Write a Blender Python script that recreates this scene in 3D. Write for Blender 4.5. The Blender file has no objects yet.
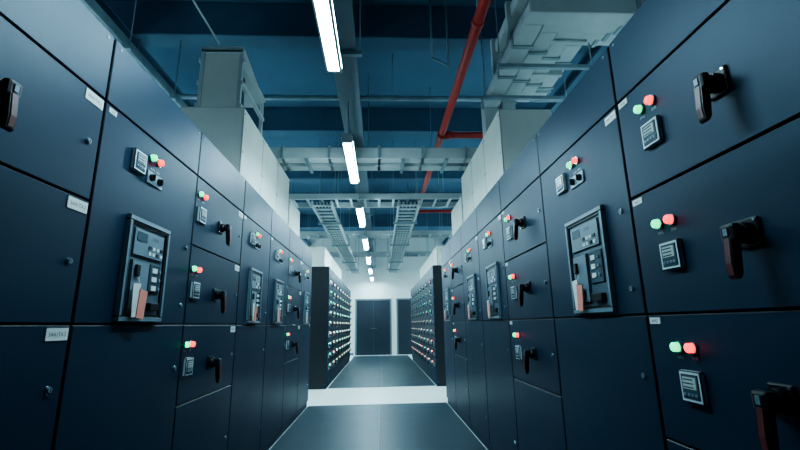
import bpy, bmesh, math, random
from mathutils import Matrix, Vector
random.seed(4)
scene = bpy.context.scene
scene.view_settings.view_transform = 'AgX'
scene.view_settings.look = 'AgX - Medium High Contrast'

# ------------------------------------------------------------ materials
def mat(name, col, rough=0.5, metal=0.0, var=0.0, vscale=4.0, bump=0.0, bscale=200.0, emit=None, es=0.0, spec=0.5, tint=None):
    m = bpy.data.materials.new(name); m.use_nodes = True
    nt = m.node_tree; b = nt.nodes['Principled BSDF']
    b.inputs['Base Color'].default_value = (*col, 1)
    b.inputs['Roughness'].default_value = rough
    b.inputs['Metallic'].default_value = metal
    b.inputs['Specular IOR Level'].default_value = spec
    if tint: b.inputs['Specular Tint'].default_value = (*tint, 1)
    tc = nt.nodes.new('ShaderNodeTexCoord')
    if var > 0:
        n = nt.nodes.new('ShaderNodeTexNoise'); n.inputs['Scale'].default_value = vscale; n.inputs['Detail'].default_value = 6
        nt.links.new(tc.outputs['Object'], n.inputs['Vector'])
        r = nt.nodes.new('ShaderNodeValToRGB')
        r.color_ramp.elements[0].position = 0.3; r.color_ramp.elements[1].position = 0.7
        r.color_ramp.elements[0].color = (*[c*(1-var) for c in col], 1)
        r.color_ramp.elements[1].color = (*[min(1, c*(1+var)) for c in col], 1)
        nt.links.new(n.outputs['Fac'], r.inputs['Fac']); nt.links.new(r.outputs['Color'], b.inputs['Base Color'])
        mr = nt.nodes.new('ShaderNodeMapRange')
        mr.inputs['To Min'].default_value = max(0.03, rough-0.08); mr.inputs['To Max'].default_value = min(1, rough+0.08)
        nt.links.new(n.outputs['Fac'], mr.inputs['Value']); nt.links.new(mr.outputs['Result'], b.inputs['Roughness'])
    if bump > 0:
        n2 = nt.nodes.new('ShaderNodeTexNoise'); n2.inputs['Scale'].default_value = bscale; n2.inputs['Detail'].default_value = 3
        nt.links.new(tc.outputs['Object'], n2.inputs['Vector'])
        bp = nt.nodes.new('ShaderNodeBump'); bp.inputs['Strength'].default_value = bump; bp.inputs['Distance'].default_value = 0.002
        nt.links.new(n2.outputs['Fac'], bp.inputs['Height']); nt.links.new(bp.outputs['Normal'], b.inputs['Normal'])
    if emit:
        b.inputs['Emission Color'].default_value = (*emit, 1); b.inputs['Emission Strength'].default_value = es
    return m

M = {}
M['paint'] = mat('navy_powder_coat', (0.0130, 0.0270, 0.0520), 0.45, 0.0, 0.10, 2.0, 0.12, 350, spec=0.32, tint=(0.55, 0.78, 1.0))
M['body'] = mat('cabinet_body_dark', (0.004, 0.006, 0.010), 0.5)
M['plinth'] = mat('plinth_black', (0.01, 0.012, 0.016), 0.6)
M['black'] = mat('black_plastic', (0.005, 0.007, 0.010), 0.4, spec=0.4)
M['redgrip'] = mat('maroon_plastic', (0.13, 0.030, 0.030), 0.4)
M['chrome'] = mat('chrome', (0.6, 0.66, 0.70), 0.25, 1.0)
M['bezel'] = mat('bezel_grey', (0.19, 0.265, 0.32), 0.4, 0.2)
M['mbez'] = mat('meter_bezel', (0.58, 0.69, 0.73), 0.4)
M['mface'] = mat('meter_face', (0.06, 0.09, 0.12), 0.25)
M['lcd'] = mat('meter_lcd', (0.30, 0.38, 0.38), 0.2, emit=(0.5, 0.8, 0.8), es=0.15)
M['brk'] = mat('breaker_front', (0.085, 0.125, 0.16), 0.4, 0.0, 0.1, 6)
M['brk2'] = mat('breaker_panel_light', (0.165, 0.225, 0.27), 0.4)
M['white'] = mat('label_white', (0.78, 0.82, 0.78), 0.6)
M['ink'] = mat('label_ink', (0.02, 0.025, 0.04), 0.6)
M['pale'] = mat('pale_print', (0.40, 0.48, 0.52), 0.6)
M['pink'] = mat('salmon_tag', (0.90, 0.30, 0.22), 0.7)
M['green'] = mat('green_lamp', (0.02, 0.55, 0.25), 0.3, emit=(0.0, 1.0, 0.36), es=2.2)
M['red'] = mat('red_lamp', (0.8, 0.04, 0.04), 0.3, emit=(1.0, 0.025, 0.025), es=4.0)
M['gdim'] = mat('green_lamp_dim', (0.1, 0.5, 0.35), 0.3, emit=(0.05, 0.9, 0.55), es=1.8)
M['rdim'] = mat('red_lamp_dim', (0.6, 0.08, 0.08), 0.3, emit=(1.0, 0.08, 0.07), es=3.0)
M['wlamp'] = mat('white_lamp', (0.8, 0.8, 0.8), 0.3, emit=(0.65, 0.95, 1.0), es=1.8)
M['box'] = mat('busbar_enclosure_grey', (0.86, 0.88, 0.80), 0.5, 0.0, 0.05, 3, 0.1, 200)
M['seam'] = mat('enclosure_seam', (0.14, 0.17, 0.18), 0.6)
M['duct'] = mat('duct_grey', (0.58, 0.65, 0.65), 0.45, 0.0, 0.08, 4)
M['galv'] = mat('galvanised', (0.30, 0.39, 0.44), 0.45, 0.2, 0.15, 8)
M['dkduct'] = mat('tray_dark', (0.10, 0.14, 0.17), 0.5, 0.2)
M['traygrey'] = mat('tray_grey', (0.20, 0.27, 0.32), 0.5, 0.1)
M['redpipe'] = mat('red_pipe_paint', (0.55, 0.040, 0.032), 0.4, 0.0, 0.1, 5)
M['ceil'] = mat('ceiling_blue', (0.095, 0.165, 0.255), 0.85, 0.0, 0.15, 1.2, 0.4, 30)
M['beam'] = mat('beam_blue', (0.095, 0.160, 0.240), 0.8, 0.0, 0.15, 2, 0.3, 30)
M['wall'] = mat('wall_paint', (0.13, 0.20, 0.28), 0.85, 0.0, 0.08, 1.5, 0.2, 60)
M['wallfar'] = mat('wall_paint_far', (0.86, 0.90, 0.84), 0.85, 0.0, 0.05, 1.5, 0.2, 60)
M['floor'] = mat('epoxy_floor', (0.90, 0.94, 0.87), 0.35, 0.0, 0.03, 1.5)
M['rubber'] = mat('rubber_mat', (0.032, 0.052, 0.070), 0.42, 0.0, 0.2, 3, 0.3, 120, spec=0.45, tint=(0.7, 0.88, 1.0))
M['door'] = mat('door_grey', (0.016, 0.026, 0.040), 0.45, 0.0, 0.08, 3)
M['tube'] = mat('lamp_diffuser', (0.9, 0.95, 0.95), 0.4, emit=(0.56, 0.88, 1.0), es=160)
M['batten'] = mat('lamp_batten', (0.7, 0.75, 0.75), 0.5)

# ------------------------------------------------------------ builder
_txt = {}
def text_geo(s, size):
    k = (s, size)
    if k not in _txt:
        c = bpy.data.curves.new('t', 'FONT'); c.body = s; c.size = size; c.align_x = 'CENTER'; c.align_y = 'CENTER'
        c.resolution_u = 2
        o = bpy.data.objects.new('t', c); scene.collection.objects.link(o)
        bpy.context.view_layer.update()
        dg = bpy.context.evaluated_depsgraph_get()
        me = o.evaluated_get(dg).to_mesh()
        vs = [v.co.copy() for v in me.vertices]; fs = [tuple(p.vertices) for p in me.polygons]
        o.evaluated_get(dg).to_mesh_clear()
        bpy.data.objects.remove(o); bpy.data.curves.remove(c)
        _txt[k] = (vs, fs)
    return _txt[k]

class Bld:
    def __init__(s): s.bm = bmesh.new(); s.mats = []
    def mi(s, k):
        if k not in s.mats: s.mats.append(k)
        return s.mats.index(k)
    def box(s, x0, x1, y0, y1, z0, z1, k, bev=0.0, rot=None, seg=1):
        r = bmesh.ops.create_cube(s.bm, size=1.0); vs = r['verts']
        c = Vector(((x0+x1)/2, (y0+y1)/2, (z0+z1)/2))
        m = Matrix.Translation(c)
        if rot: m = m @ rot.to_4x4()
        m = m @ Matrix.Diagonal((abs(x1-x0), abs(y1-y0), abs(z1-z0), 1))
        bmesh.ops.transform(s.bm, matrix=m, verts=vs)
        fs = set(f for v in vs for f in v.link_faces); i = s.mi(k)
        for f in fs: f.material_index = i
        if bev > 0:
            es = list(set(e for v in vs for e in v.link_edges))
            bmesh.ops.bevel(s.bm, geom=es, offset=bev, segments=seg, affect='EDGES', profile=0.5)
    def cyl(s, p0, p1, r, k, seg=16, r2=None, smooth=True):
        p0 = Vector(p0); p1 = Vector(p1); d = p1-p0; L = d.length
        q = d.to_track_quat('Z', 'Y')
        m = Matrix.Translation((p0+p1)/2) @ q.to_matrix().to_4x4()
        rr = bmesh.ops.create_cone(s.bm, cap_ends=True, cap_tris=False, segments=seg, radius1=r, radius2=r if r2 is None else r2, depth=L, matrix=m)
        i = s.mi(k)
        for f in set(f for v in rr['verts'] for f in v.link_faces):
            f.material_index = i
            if smooth and len(f.verts) == 4: f.smooth = True
    def sph(s, p, r, k, sc=(1, 1, 1)):
        m = Matrix.Translation(Vector(p)) @ Matrix.Diagonal((*sc, 1))
        rr = bmesh.ops.create_uvsphere(s.bm, u_segments=12, v_segments=8, radius=r, matrix=m)
        i = s.mi(k)
        for f in set(f for v in rr['verts'] for f in v.link_faces): f.material_index = i; f.smooth = True
    def pipe(s, pts, r, k, seg=14):
        for a, b in zip(pts, pts[1:]): s.cyl(a, b, r, k, seg)
        for p in pts[1:-1]: s.sph(p, r*1.02, k)
    def prism(s, poly, x0, x1, k):      # polygon in (y,z) extruded along x
        i = s.mi(k)
        a = [s.bm.verts.new((x0, y, z)) for y, z in poly]; b = [s.bm.verts.new((x1, y, z)) for y, z in poly]
        n = len(poly)
        s.bm.faces.new(a).material_index = i; s.bm.faces.new(b[::-1]).material_index = i
        for j in range(n):
            f = s.bm.faces.new((a[j], b[j], b[(j+1) % n], a[(j+1) % n])); f.material_index = i
    def text(s, t, x, y, z, size, k):   # upright text facing -y
        vs, fs = text_geo(t, size); i = s.mi(k)
        nv = [s.bm.verts.new((x+v.x, y, z+v.y)) for v in vs]
        for f in fs:
            try: s.bm.faces.new([nv[j] for j in f]).material_index = i
            except ValueError: pass
    def frame(s, x0, x1, z0, z1, y0, y1, w, k, bev=0.0):
        s.box(x0, x1, y0, y1, z1-w, z1, k, bev); s.box(x0, x1, y0, y1, z0, z0+w, k, bev)
        s.box(x0, x0+w, y0, y1, z0+w, z1-w, k, bev); s.box(x1-w, x1, y0, y1, z0+w, z1-w, k, bev)
    def mesh(s, name):
        bmesh.ops.recalc_face_normals(s.bm, faces=s.bm.faces)
        me = bpy.data.meshes.new(name); s.bm.to_mesh(me); s.bm.free()
        for k in s.mats: me.materials.append(M[k])
        return me

def put(name, me, loc=(0, 0, 0), rz=0.0):
    o = bpy.data.objects.new(name, me); o.location = loc; o.rotation_euler = (0, 0, rz)
    scene.collection.objects.link(o); return o

# ------------------------------------------------------------ cabinet parts (front faces -y)
def lamp(b, x, z, k, y=-0.010, r=0.0150):
    b.cyl((x, y+0.002, z), (x, y-0.008, z), r*1.28, 'chrome', 20)
    b.cyl((x, y-0.008, z), (x, y-0.020, z), r, k, 20)
    b.sph((x, y-0.020, z), r*0.98, k, (1, 0.45, 1))

def meter(b, x, z, s=0.096, y=-0.010):
    h = s/2
    b.box(x-h, x+h, y-0.016, y+0.002, z-h, z+h, 'mbez', 0.004, seg=2)
    b.box(x-h*0.78, x+h*0.78, y-0.018, y-0.010, z-h*0.78, z+h*0.78, 'mface', 0.002)
    b.box(x-h*0.62, x+h*0.62, y-0.0195, y-0.012, z-h*0.15, z+h*0.64, 'lcd', 0.001)
    for i in range(3):
        b.box(x-h*0.55, x+h*0.35, y-0.0200, y-0.019, z+h*(0.42-0.24*i), z+h*(0.50-0.24*i), 'ink')
    for i in range(4):
        cx = x-h*0.5+i*h*0.33
        b.cyl((cx, y-0.016, z-h*0.48), (cx, y-0.021, z-h*0.48), h*0.1, 'bezel', 10)

def handle(b, x, z, y=-0.010):
    b.box(x-0.036, x+0.036, y-0.010, y+0.002, z+0.005, z+0.085, 'black', 0.006, seg=2)
    b.cyl((x, y-0.008, z+0.045), (x, y-0.034, z+0.045), 0.029, 'black', 24)
    b.cyl((x, y-0.034, z+0.045), (x, y-0.050, z+0.045), 0.024, 'black', 24, r2=0.021)
    b.box(x-0.024, x+0.024, y-0.068, y-0.042, z+0.020, z+0.070, 'black', 0.009, seg=2)
    b.prism([(y-0.044, z+0.03), (y-0.068, z+0.035), (y-0.074, z-0.035), (y-0.072, z-0.070), (y-0.062, z-0.076), (y-0.053, z-0.062), (y-0.048, z-0.02)], x-0.014, x+0.014, 'black')
    b.prism([(y-0.066, z+0.030), (y-0.0705, z+0.030), (y-0.0765, z-0.035), (y-0.0745, z-0.066), (y-0.070, z-0.066), (y-0.070, z-0.035)], x-0.009, x+0.009, 'redgrip')
    b.box(x-0.008, x+0.008, y-0.071, y-0.066, z+0.036, z+0.058, 'bezel', 0.001)
    for sx in (-0.028, 0.028):
        for sz in (0.014, 0.076):
            b.cyl((x+sx, y-0.009, z+sz), (x+sx, y-0.012, z+sz), 0.004, 'chrome', 8)

def lock(b, x, z, y=-0.010):
    b.cyl((x, y+0.002, z), (x, y-0.005, z), 0.0125, 'chrome', 20)
    b.cyl((x, y-0.005, z), (x, y-0.009, z), 0.009, 'bezel', 16)
    b.box(x-0.0015, x+0.0015, y-0.0098, y-0.008, z-0.006, z+0.006, 'ink')

def label(b, x, z, t, w=0.085, h=0.032, y=-0.010):
    b.box(x-w/2, x+w/2, y-0.0025, y+0.001, z-h/2, z+h/2, 'white', 0.0008)
    b.text(t, x, y-0.0030, z-0.001, min(h*0.62, w/len(t)*1.45), 'ink')

W = 0.856; H = 2.30; D = 1.0
def shell(b, seams, w=W, d=D):
    b.box(0, w, 0.010, d, 0.08, H-0.004, 'body', 0.003)
    b.box(0.0, w, 0.05, d-0.03, 0.0, 0.08, 'plinth')
    b.box(0, w, 0.004, 0.05, 0.0, 0.075, 'paint', 0.003)
    for z0, z1 in zip(seams, seams[1:]):
        b.box(0.0035, w-0.0035, -0.010, 0.012, z0+0.003, z1-0.003, 'paint', 0.0035)
    b.box(0, w, 0.008, d, H-0.004, H, 'paint', 0.002)

def feeder(variant):
    b = Bld(); seams = [0.085, 0.755, 1.17, 1.61, 2.02, 2.30]
    shell(b, seams)
    o = -0.06 if variant == 'L' else 0.05
    names = ['3AA1TA.3', '3AA1TA.2', '3AA1TA.1'] if variant == 'L' else ['4AA2', '4AA1', '4AA0']
    for i, z0 in enumerate([0.755, 1.17, 1.61]):
        lamp(b, 0.098+o, z0+0.308, 'green'); lamp(b, 0.165+o, z0+0.308, 'red')
        b.text('1HG', 0.098+o, -0.0106, z0+0.275, 0.016, 'pale'); b.text('1HR', 0.165+o, -0.0106, z0+0.275, 0.016, 'pale')
        meter(b, 0.145+o, z0+0.19)
        handle(b, (0.40 if variant == 'L' else 0.500), z0+(0.140 if variant == 'L' else 0.155))
        lock(b, W-0.062, z0+0.21)
        top = seams[i+2]
        if variant == 'L': label(b, W-0.062, top-0.032, names[i], 0.10, 0.042)
        else: label(b, 0.045, top-0.022, names[i], 0.06, 0.024)
    lock(b, W-0.062, 0.42)
    for sx in (0.04, W-0.04):
        b.cyl((sx, -0.009, 2.27), (sx, -0.013, 2.27), 0.006, 'bezel', 10)
    return b.mesh('feeder_cabinet_'+variant)

def breaker(variant):
    b = Bld(); shell(b, [0.085, 1.17, 2.02, 2.30])
    o = -0.03 if variant == 'L' else 0.03
    meter(b, 0.27+o*0.6, 1.865)
    lamp(b, 0.385+o, 1.925, 'green'); lamp(b, 0.450+o, 1.925, 'red')
    b.box(0.36+o, 0.50+o, -0.016, -0.008, 1.80, 1.862, 'bezel', 0.003)
    for x in (0.395+o, 0.465+o):
        b.cyl((x, -0.014, 1.832), (x, -0.026, 1.832), 0.017, 'black', 20)
        b.box(x-0.004, x+0.004, -0.036, -0.024, 1.817, 1.847, 'black', 0.002)
    b.text('AUTO   MAN', 0.43+o, -0.0106, 1.876, 0.014, 'pale')
    x0, z0, z1 = (0.225, 1.180, 1.625) if variant == 'L' else (0.300, 1.185, 1.645)
    x1 = x0+(0.35 if variant == 'L' else 0.37)
    b.frame(x0, x1, z0, z1, -0.030, -0.008, 0.022, 'bezel', 0.003)
    b.frame(x0+0.022, x1-0.022, z0+0.022, z1-0.022, -0.024, -0.008, 0.010, 'black')
    b.box(x0+0.030, x1-0.030, -0.018, -0.008, z0+0.030, z1-0.030, 'brk', 0.002)
    b.box(x0+0.05, x1-0.05, -0.026, -0.016, z1-0.165, z1-0.045, 'brk2', 0.003)
    b.box(x0+0.07, x0+0.15, -0.028, -0.024, z1-0.10, z1-0.06, 'mface')
    b.text('2500A', x0+0.22, -0.0268, z1-0.075, 0.022, 'ink')
    for i in range(4):
        for j in range(2):
            b.box(x0+0.17+i*0.034, x0+0.19+i*0.034, -0.029, -0.024, z1-0.125-j*0.026, z1-0.110-j*0.026, 'white' if (i+j) % 3 else 'black')
    b.box(x0+0.05, x0+0.19, -0.030, -0.016, z0+0.05, z1-0.185, 'brk2', 0.004)
    b.box(x0+0.205, x1-0.05, -0.024, -0.016, z0+0.13, z1-0.185, 'mface', 0.003)
    for j in range(3):
        b.box(x0+0.225, x0+0.265, -0.028, -0.022, z1-0.225-j*0.04, z1-0.203-j*0.04, 'white')
        b.cyl((x0+0.29, -0.022, z1-0.214-j*0.04), (x0+0.29, -0.030, z1-0.214-j*0.04), 0.008, 'bezel', 12)
    b.box(x0+0.215, x1-0.06, -0.040, -0.016, z0+0.05, z0+0.085, 'black', 0.004)
    b.box(x0+0.07, x0+0.10, -0.042, -0.028, z0+0.19, z0+0.24, 'black', 0.004)
    tx = x0+0.125
    b.box(tx-0.030, tx+0.030, -0.049, -0.046, z0+0.012, z0+0.135, 'pink', 0.001, Matrix.Rotation(0.10, 3, 'Y'))
    b.box(tx-0.070, tx-0.010, -0.045, -0.042, z0+0.018, z0+0.160, 'white', 0.001, Matrix.Rotation(-0.08, 3, 'Y'))
    b.cyl((tx-0.02, -0.046, z0+0.135), (tx-0.02, -0.030, z0+0.20), 0.0012, 'white', 6)
    lock(b, W-0.062, 1.58); lock(b, W-0.062, 1.27); lock(b, W-0.062, 0.95); lock(b, W-0.062, 0.30)
    if variant == 'L': label(b, 0.045, 1.995, '3AA', 0.05, 0.022)
    else: label(b, W-0.05, 1.985, '3AA1TA.1', 0.085, 0.036)
    for sx in (0.04, W-0.04):
        b.cyl((sx, -0.009, 2.27), (sx, -0.013, 2.27), 0.006, 'bezel', 10)
    return b.mesh('breaker_cabinet_'+variant)

XL, XR, P = 1.07, 0.99, 0.86
F = {'L': feeder('L'), 'R': feeder('R')}; K = {'L': breaker('L'), 'R': breaker('R')}
start = 1.56
for idx, typ in [(-4, 'F'), (-3, 'K'), (-2, 'K'), (-1, 'F'), (0, 'K'), (1, 'F'), (2, 'K'), (3, 'K'), (4, 'F'), (5, 'K')]:
    y0 = start + idx*P
    me = F if typ == 'F' else K
    nm = 'feeder_switchgear_cabinet' if typ == 'F' else 'circuit_breaker_switchgear_cabinet'
    put(nm, me['L'], (-XL, y0, 0), math.radians(90))
    put(nm, me['R'], (XR, y0+P, 0), math.radians(-90))

def mcc(seed):
    rnd = random.Random(seed); b = Bld(); w = 0.70; d = 0.75
    zs = [0.085, 0.28] + [0.28+0.2*i for i in range(1, 10)] + [2.30]
    shell(b, zs, w, d)
    for i in range(9):
        z = 0.28+0.2*i
        meter(b, 0.12, z+0.10, 0.075)
        lamp(b, 0.24, z+0.135, rnd.choice(['gdim', 'gdim', 'wlamp']), r=0.017)
        lamp(b, 0.32, z+0.135, rnd.choice(['rdim', 'rdim', 'rdim', 'gdim']), r=0.018)
        b.box(0.23, 0.34, -0.014, -0.008, z+0.045, z+0.080, 'white' if rnd.random() < .5 else 'bezel', 0.001)
        b.cyl((0.50, -0.010, z+0.10), (0.50, -0.034, z+0.10), 0.030, 'bezel', 20)
        b.box(0.488, 0.512, -0.055, -0.030, z+0.055, z+0.145, 'redgrip' if rnd.random() < .5 else 'black', 0.005)
        b.box(0.60, 0.635, -0.028, -0.008, z+0.06, z+0.14, 'bezel', 0.004)
    return b.mesh('mcc_%d' % seed)
mc = [mcc(1), mcc(2), mcc(3)]
for i in range(9):
    y0 = 8.5 + i*0.705
    put('motor_control_cabinet', mc[i % 3], (-1.01, y0, 0), math.radians(90))
    put('motor_control_cabinet', mc[(i+1) % 3], (1.07, y0+0.70, 0), math.radians(-90))

# ------------------------------------------------------------ room shell
RX, Y0, Y1, HC = 5.5, -5.0, 17.5, 4.9
def simple(name, x0, x1, y0, y1, z0, z1, k, bev=0.0):
    b = Bld(); b.box(x0, x1, y0, y1, z0, z1, k, bev); return put(name, b.mesh(name))
simple('floor', -RX-0.2, RX+0.2, Y0-0.2, Y1+0.2, -0.15, 0, 'floor')
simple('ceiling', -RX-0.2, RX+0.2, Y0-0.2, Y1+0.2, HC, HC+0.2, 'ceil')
simple('wall_left', -RX-0.2, -RX, Y0-0.2, Y1+0.2, 0, HC, 'wall')
simple('wall_right', RX, RX+0.2, Y0-0.2, Y1+0.2, 0, HC, 'wall')
simple('wall_far', -RX, RX, Y1, Y1+0.2, 0, HC, 'wallfar')
simple('wall_near', -RX, RX, Y0-0.2, Y0, 0, HC, 'wall')
simple('baseboard_far', -RX, -1.05, Y1-0.015, Y1, 0, 0.1, 'wall')

def door(name, x0, x1, h, leaves):
    b = Bld(); y = Y1-0.002
    b.box(x0-0.06, x0, y-0.06, y, 0, h+0.06, 'seam', 0.004); b.box(x1, x1+0.06, y-0.06, y, 0, h+0.06, 'seam', 0.004)
    b.box(x0, x1, y-0.06, y, h, h+0.06, 'seam', 0.004)
    lw = (x1-x0)/leaves
    for i in range(leaves):
        a = x0+i*lw
        b.box(a+0.002, a+lw-0.002, y-0.045, y-0.002, 0.006, h-0.004, 'door', 0.002)
        b.frame(a+0.12, a+lw-0.12, 0.2, 0.95, y-0.050, y-0.043, 0.02, 'door'); b.frame(a+0.12, a+lw-0.12, 1.15, h-0.2, y-0.050, y-0.043, 0.02, 'door')
        hx = a+lw-0.07 if i == 0 else a+0.07
        b.cyl((hx, y-0.045, 1.02), (hx, y-0.09, 1.02), 0.01, 'chrome', 10); b.box(hx-0.06, hx+0.06, y-0.1, y-0.085, 1.01, 1.03, 'chrome', 0.003)
    b.box(x0, x1, y-0.012, y, 0.0, h, 'door')
    put(name, b.mesh(name))
door('door_1', -0.93, 0.40, 2.12, 2)
door('door_2', 0.72, 1.45, 2.12, 1)

def mats(x0, x1, y0, y1):
    b = Bld(); b.box(x0, x1, y0, y1, 0.0, 0.006, 'rubber', 0.002); put('rubber_floor_mat', b.mesh('rubber_floor_mat'))
mats(-XL+0.006, -0.0206, -2.6, 6.78); mats(-0.0194, XR-0.006, -2.6, 6.78)
mats(-0.995, 0.0272, 8.6, 17.0); mats(0.0288, 1.055, 8.6, 17.0)

BEAMS = (-3.1, -0.6, 1.9, 4.4, 6.9, 9.4, 11.9, 14.4)
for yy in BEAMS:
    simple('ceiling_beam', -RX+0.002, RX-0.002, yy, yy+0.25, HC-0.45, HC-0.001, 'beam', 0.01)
def top_at(y):
    for q in BEAMS:
        if q-0.02 <= y <= q+0.27: return HC-0.452
    return HC-0.002
for xx in (-4.4, -2.9, 2.7, 4.2):
    b = Bld()
    b.box(xx-0.09, xx+0.09, Y0+.01, Y1-.01, HC-0.475, HC-0.455, 'beam'); b.box(xx-0.01, xx+0.01, Y0+.01, Y1-.01, HC-0.60, HC-0.475, 'beam'); b.box(xx-0.09, xx+0.09, Y0+.01, Y1-.01, HC-0.62, HC-0.60, 'beam')
    put('steel_joist', b.mesh('steel_joist'))
for xx in (-RX+.001, RX-0.351):
    for yy in (1.9, 6.9, 11.9):
        simple('wall_column', xx, xx+0.35, yy-0.1, yy+0.35, 0, HC-0.46, 'wall', 0.01)

# ------------------------------------------------------------ lights
LZ = 2.92; TZ = 3.40
def fixture(zl, ztop, up=False):
    b = Bld(); L = 1.26
    b.box(-0.045, 0.045, 0, L, 0.0, 0.045, 'batten', 0.004)
    b.box(-0.055, 0.055, 0.012, L-0.012, -0.045, 0.002, 'tube', 0.018, seg=3)
    b.box(-0.056, 0.056, 0, 0.014, -0.046, 0.02, 'batten', 0.006); b.box(-0.056, 0.056, L-0.014, L, -0.046, 0.02, 'batten', 0.006)
    for yy in (0.18, 1.08): b.cyl((0, yy, 0.04), (0, yy, ztop-zl), 0.005, 'galv', 8)
    return b.mesh('linear_light')
fm = fixture(LZ, TZ-0.001)
for k in range(0, 7):
    put('linear_ceiling_light', fm, (-0.31, 1.43+2.42*k, LZ))
fs_ = fixture(3.3, HC-0.46)
for sx in (-3.7, 3.75):  # added fill lights, hidden behind the cabinets, to brighten the ceiling
    for k in range(0, 8):
        put('added_side_fill_light', fs_, (sx, 1.9+0.125-1.08+2.5*k, 3.3) if k < 7 else (sx, 16.1, 3.3))
fc_ = fixture(2.75, HC-0.003)
for sx in (-1.95, 3.2):  # added fill lights, out of view, to brighten the cross passage
    put('added_hidden_fill_light', fc_, (sx, 7.72, 2.75), math.radians(90))
for sx in (-1.95, 3.2):  # two more added fills, unseen, spilling light onto the far wall
    put('added_hidden_fill_light', fc_, (sx, 15.9, 2.75), math.radians(90))

# ------------------------------------------------------------ trays
def rods(b, xs, ys, z0):
    for x in xs:
        for yy in ys: b.cyl((x, yy, z0), (x, yy, top_at(yy)), 0.006, 'galv', 8)
def solid_tray(x0, x1, y0, y1, z, k, ys):
    b = Bld()
    b.box(x0, x1, y0, y1, z, z+0.008, k); b.box(x0, x0+0.01, y0, y1, z+0.008, z+0.09, k); b.box(x1-0.01, x1, y0, y1, z+0.008, z+0.09, k)
    for yy in ys:
        b.box(x0-0.05, x1+0.05, yy-0.02, yy+0.02, z-0.03, z-0.001, 'galv')
    rods(b, (x0-0.035, x1+0.035), ys, z-0.03)
    put('cable_tray', b.mesh('cable_tray'))
def ladder_y(x0, x1, y0, y1, z, k='duct', ys=(), step=0.25):
    b = Bld()
    b.box(x0, x0+0.03, y0, y1, z, z+0.10, k, 0.003); b.box(x1-0.03, x1, y0, y1, z, z+0.10, k, 0.003)
    n = int((y1-y0)/step)
    for i in range(n+1):
        yy = y0+0.05+i*(y1-y0-0.1)/n; b.box(x0+0.03, x1-0.03, yy-0.02, yy+0.02, z+0.01, z+0.035, k)
    for i in range(5):
        xx = x0+0.06+i*(x1-x0-0.12)/4; b.cyl((xx, y0, z+0.055), (xx, y1, z+0.055), 0.016, 'dkduct', 8)
    for yy in ys: b.box(x0-0.05, x1+0.05, yy-0.02, yy+0.02, z-0.035, z-0.001, 'galv')
    rods(b, (x0-0.035, x1+0.035), ys, z-0.03)
    put('longitudinal_cable_ladder', b.mesh('cable_ladder'))
def ladder_x(x0, x1, y0, y1, z, k='duct', xs=(), step=0.25):
    b = Bld()
    b.box(x0, x1, y0, y0+0.03, z, z+0.10, k, 0.003); b.box(x0, x1, y1-0.03, y1, z, z+0.10, k, 0.003)
    n = int((x1-x0)/step)
    for i in range(n+1):
        xx = x0+0.05+i*(x1-x0-0.1)/n; b.box(xx-0.02, xx+0.02, y0+0.03, y1-0.03, z+0.01, z+0.035, k)
    rods(b, xs, (y0+0.015, y1-0.015), z+0.02)
    put('cross_cable_ladder', b.mesh('cable_ladder'))

solid_tray(-0.41, -0.19, -4.5, 17.3, TZ, 'traygrey', (-2.0, 0.6, 3.2, 5.9, 8.6, 11.2, 13.8, 16.6))
ladder_x(-2.5, 2.5, 6.95, 7.5, 3.228, 'duct', (-2.2, -0.75, 1.1, 2.2))
ladder_y(0.32, 0.70, 7.0, 16.8, 3.12, 'duct', (8.2, 10.6, 13.6, 15.5))
ladder_y(-1.15, -0.8, 7.0, 16.8, 3.12, 'duct', (8.2, 10.6, 13.6, 15.5))
ladder_x(-2.5, 2.5, 9.9, 10.3, 3.228, 'duct', (-2.2, 1.5, 2.2))
ladder_x(-2.5, 2.5, 12.9, 13.3, 3.228, 'duct', (-2.2, 1.5, 2.2))
ladder_y(-2.75, -2.35, -3.0, 4.9, 3.72, 'galv', (-1.2, 1.2, 3.6, 4.5))

# ------------------------------------------------------------ busbar enclosures on the cabinets
def enclosure(x0, x1, y0, y1, z0, z1, n, aisle):
    b = Bld(); b.box(x0, x1, y0, y1, z0, z1, 'seam')
    L = (y1-y0)/n; e = 0.006
    for i in range(n):
        a, c = y0+i*L+0.003, y0+(i+1)*L-0.003
        for xs in ((x0-e, x0), (x1, x1+e)):
            b.box(xs[0], xs[1], a, c, z0+0.003, z1-0.003, 'box', 0.002)
        b.box(x0, x1, a, c, z1, z1+e, 'box', 0.002)
        xf = x1+e if aisle > 0 else x0-e
        for yy in (a+0.03, c-0.03):
            for zz in (z0+0.05, z1-0.05, (z0+z1)/2):
                b.cyl((xf-0.002*aisle, yy, zz), (xf+0.005*aisle, yy, zz), 0.008, 'galv', 8)
    for ys in ((y0-e, y0), (y1, y1+e)):
        b.box(x0, x1, ys[0], ys[1], z0+0.003, z1-0.003, 'box', 0.002)
    put('busbar_enclosure', b.mesh('busbar_enclosure'))
enclosure(-1.85, -1.27, 3.73, 5.78, H, 3.17, 3, 1)
enclosure(1.17, 1.68, 3.73, 5.70, H, 3.17, 3, -1)
enclosure(-1.85, -1.27, 5.84, 6.66, H, 2.92, 1, 1)
enclosure(1.17, 1.68, 5.76, 6.66, H, 2.92, 1, -1)
enclosure(-1.7, -1.12, 8.6, 12.5, H, 2.72, 5, 1)
enclosure(1.18, 1.7, 8.6, 12.5, H, 2.72, 5, -1)

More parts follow.
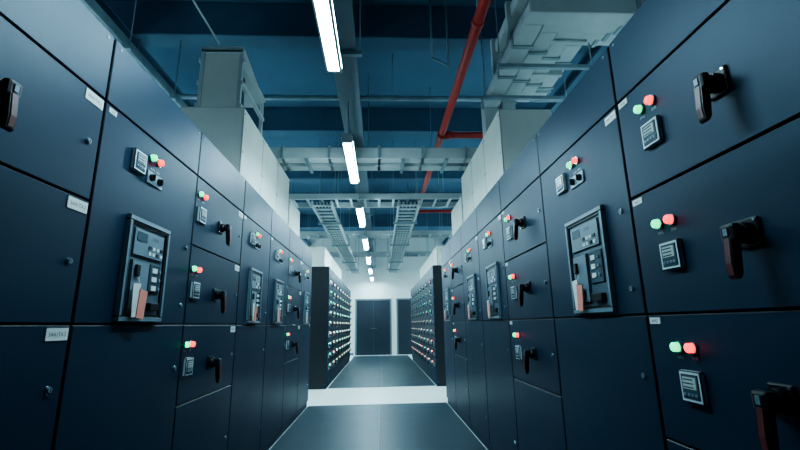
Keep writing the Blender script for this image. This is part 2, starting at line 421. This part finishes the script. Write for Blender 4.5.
b = Bld(); zb = 3.178
for yy in (5.02, 5.30):
    b.box(-1.83, 1.66, yy, yy+0.16, zb, zb+0.15, 'duct', 0.006)
    for xx in (-1.2, -0.62, 0.0, 0.55, 1.1):
        b.box(xx-0.02, xx+0.02, yy-0.02, yy+0.18, zb-0.0, zb+0.17, 'galv', 0.003)
for xx in (-0.9, 0.3, 0.85):
    b.box(xx-0.02, xx+0.02, 5.0, 5.48, zb-0.03, zb, 'galv')
put('busbar_bridge_duct', b.mesh('busbar_bridge_duct'))

# large stacked trunking, upper right
b = Bld()
for i, (xx, zz) in enumerate([(1.26, 3.66), (1.48, 3.74), (1.70, 3.82), (1.92, 3.90)]):
    yn = 3.15+i*0.20; yf = 4.75
    b.box(xx, xx+0.17, yn, yf, zz, zz+0.14, 'duct', 0.006)
    for yy in (yn+0.30, yn+0.80, yf-0.12):
        b.box(xx-0.015, xx+0.185, yy-0.02, yy+0.02, zz-0.015, zz+0.155, 'galv', 0.003)
    b.box(xx, 3.45, yn-0.16, yn, zz, zz+0.14, 'duct', 0.006)
    for q in (2.2, 2.8, 3.3):
        b.box(q-0.02, q+0.02, yn-0.172, yn+0.012, zz-0.012, zz+0.152, 'galv', 0.002)
    if i < 2: b.box(xx, xx+0.16, yf-0.16, yf, 3.178, zz, 'duct', 0.006)
for yy in (3.7, 4.3):
    b.box(1.18, 2.1, yy-0.02, yy+0.02, 3.60, 3.64, 'galv')
    for xx in (1.2, 2.13): b.cyl((xx, yy, 3.6), (xx, yy, HC-.002), 0.007, 'galv', 8)
for i, zz in enumerate((4.08, 4.22)):
    b.box(1.3+i*0.27, 1.52+i*0.27, 2.6, 4.2, zz, zz+0.12, 'duct', 0.004)
b.box(1.26, 2.03, 3.55, 3.60, 3.80, 4.25, 'duct', 0.003); b.box(1.26, 2.03, 4.12, 4.17, 3.80, 4.25, 'duct', 0.003)
put('busbar_trunking', b.mesh('busbar_trunking'))

b = Bld()
b.frame(-1.80, -1.38, 3.178, 3.92, 3.92, 3.96, 0.035, 'duct')
b.box(-1.77, -1.41, 3.935, 3.945, 3.2, 3.90, 'box')
b.frame(-1.80, -1.38, 3.178, 3.75, 4.70, 4.74, 0.035, 'duct')
for zz in (3.3, 3.55, 3.8):
    b.box(-1.40, -1.365, 3.92, 4.74, zz-0.02, zz+0.02, 'duct'); b.box(-1.82, -1.785, 3.92, 4.74, zz-0.02, zz+0.02, 'duct')
b.prism([(3.92, 3.90), (4.72, 3.74), (4.72, 3.80), (3.92, 3.96)], -1.80, -1.38, 'duct')
for xx in (-1.7, -1.6, -1.5): b.cyl((xx, 4.3, 3.178), (xx, 4.3, 3.82), 0.03, 'dkduct', 10)
put('cable_riser_frame', b.mesh('cable_riser_frame'))

# ------------------------------------------------------------ pipes
b = Bld(); PX, PZ = 0.82, 3.56
b.cyl((PX, -4.8, PZ), (PX, 15.5, PZ), 0.044, 'redpipe', 20)
for yy in (-2, 0.5, 3.0, 6.2, 8.8, 11.4, 14.0):
    b.cyl((PX, yy-0.02, PZ), (PX, yy+0.02, PZ), 0.052, 'redpipe', 20); b.cyl((PX, yy, PZ+0.05), (PX, yy, HC-.002), 0.006, 'galv', 8)
for yy in (1.6, 5.15, 9.0):
    b.cyl((PX, yy-0.07, PZ), (PX, yy+0.07, PZ), 0.055, 'redpipe', 20)
b.cyl((PX, 5.15, PZ), (3.5, 5.15, PZ), 0.042, 'redpipe', 16); b.cyl((PX+0.04, 5.15, PZ), (PX+0.12, 5.15, PZ), 0.055, 'redpipe', 16)
b.cyl((PX, 9.0, PZ), (2.5, 9.0, PZ), 0.03, 'redpipe', 16)
put('fire_sprinkler_pipe', b.mesh('fire_sprinkler_pipe'))
b = Bld()
b.pipe([(-5.4, 5.35, 4.2), (3.5, 5.35, 4.2)], 0.035, 'galv')
for xx in (-4, -2, 0.2, 2.4): b.cyl((xx, 5.35, 4.2), (xx, 5.35, HC-.002), 0.006, 'galv', 8)
put('water_pipe', b.mesh('water_pipe'))
b = Bld()
b.pipe([(0.60, 4.2, HC-.002), (0.60, 4.2, 4.05), (0.78, 4.2, 3.95), (0.78, 4.2, HC-.002)], 0.012, 'galv')
put('electrical_conduit', b.mesh('electrical_conduit'))
b = Bld(); b.cyl((-2.2, 2.5, HC-.01), (-1.62, 3.90, 3.97), 0.010, 'duct', 10)
put('brace_rod', b.mesh('brace_rod'))

# ------------------------------------------------------------ world + camera
w = bpy.data.worlds.new('w'); scene.world = w; w.use_nodes = True
w.node_tree.nodes['Background'].inputs['Color'].default_value = (0.05, 0.12, 0.22, 1)
w.node_tree.nodes['Background'].inputs['Strength'].default_value = 0.3
cd = bpy.data.cameras.new('cam'); cam = bpy.data.objects.new('camera', cd); scene.collection.objects.link(cam)
cd.lens = 19.2; cd.sensor_width = 36; cd.clip_start = 0.02
cam.matrix_world = Matrix.Translation((0, 0, 1.15)) @ Matrix.Rotation(math.radians(-2.83), 4, 'Z') @ Matrix.Rotation(math.radians(90+13.13), 4, 'X') @ Matrix.Rotation(math.radians(-1.0), 4, 'Z')
scene.camera = cam
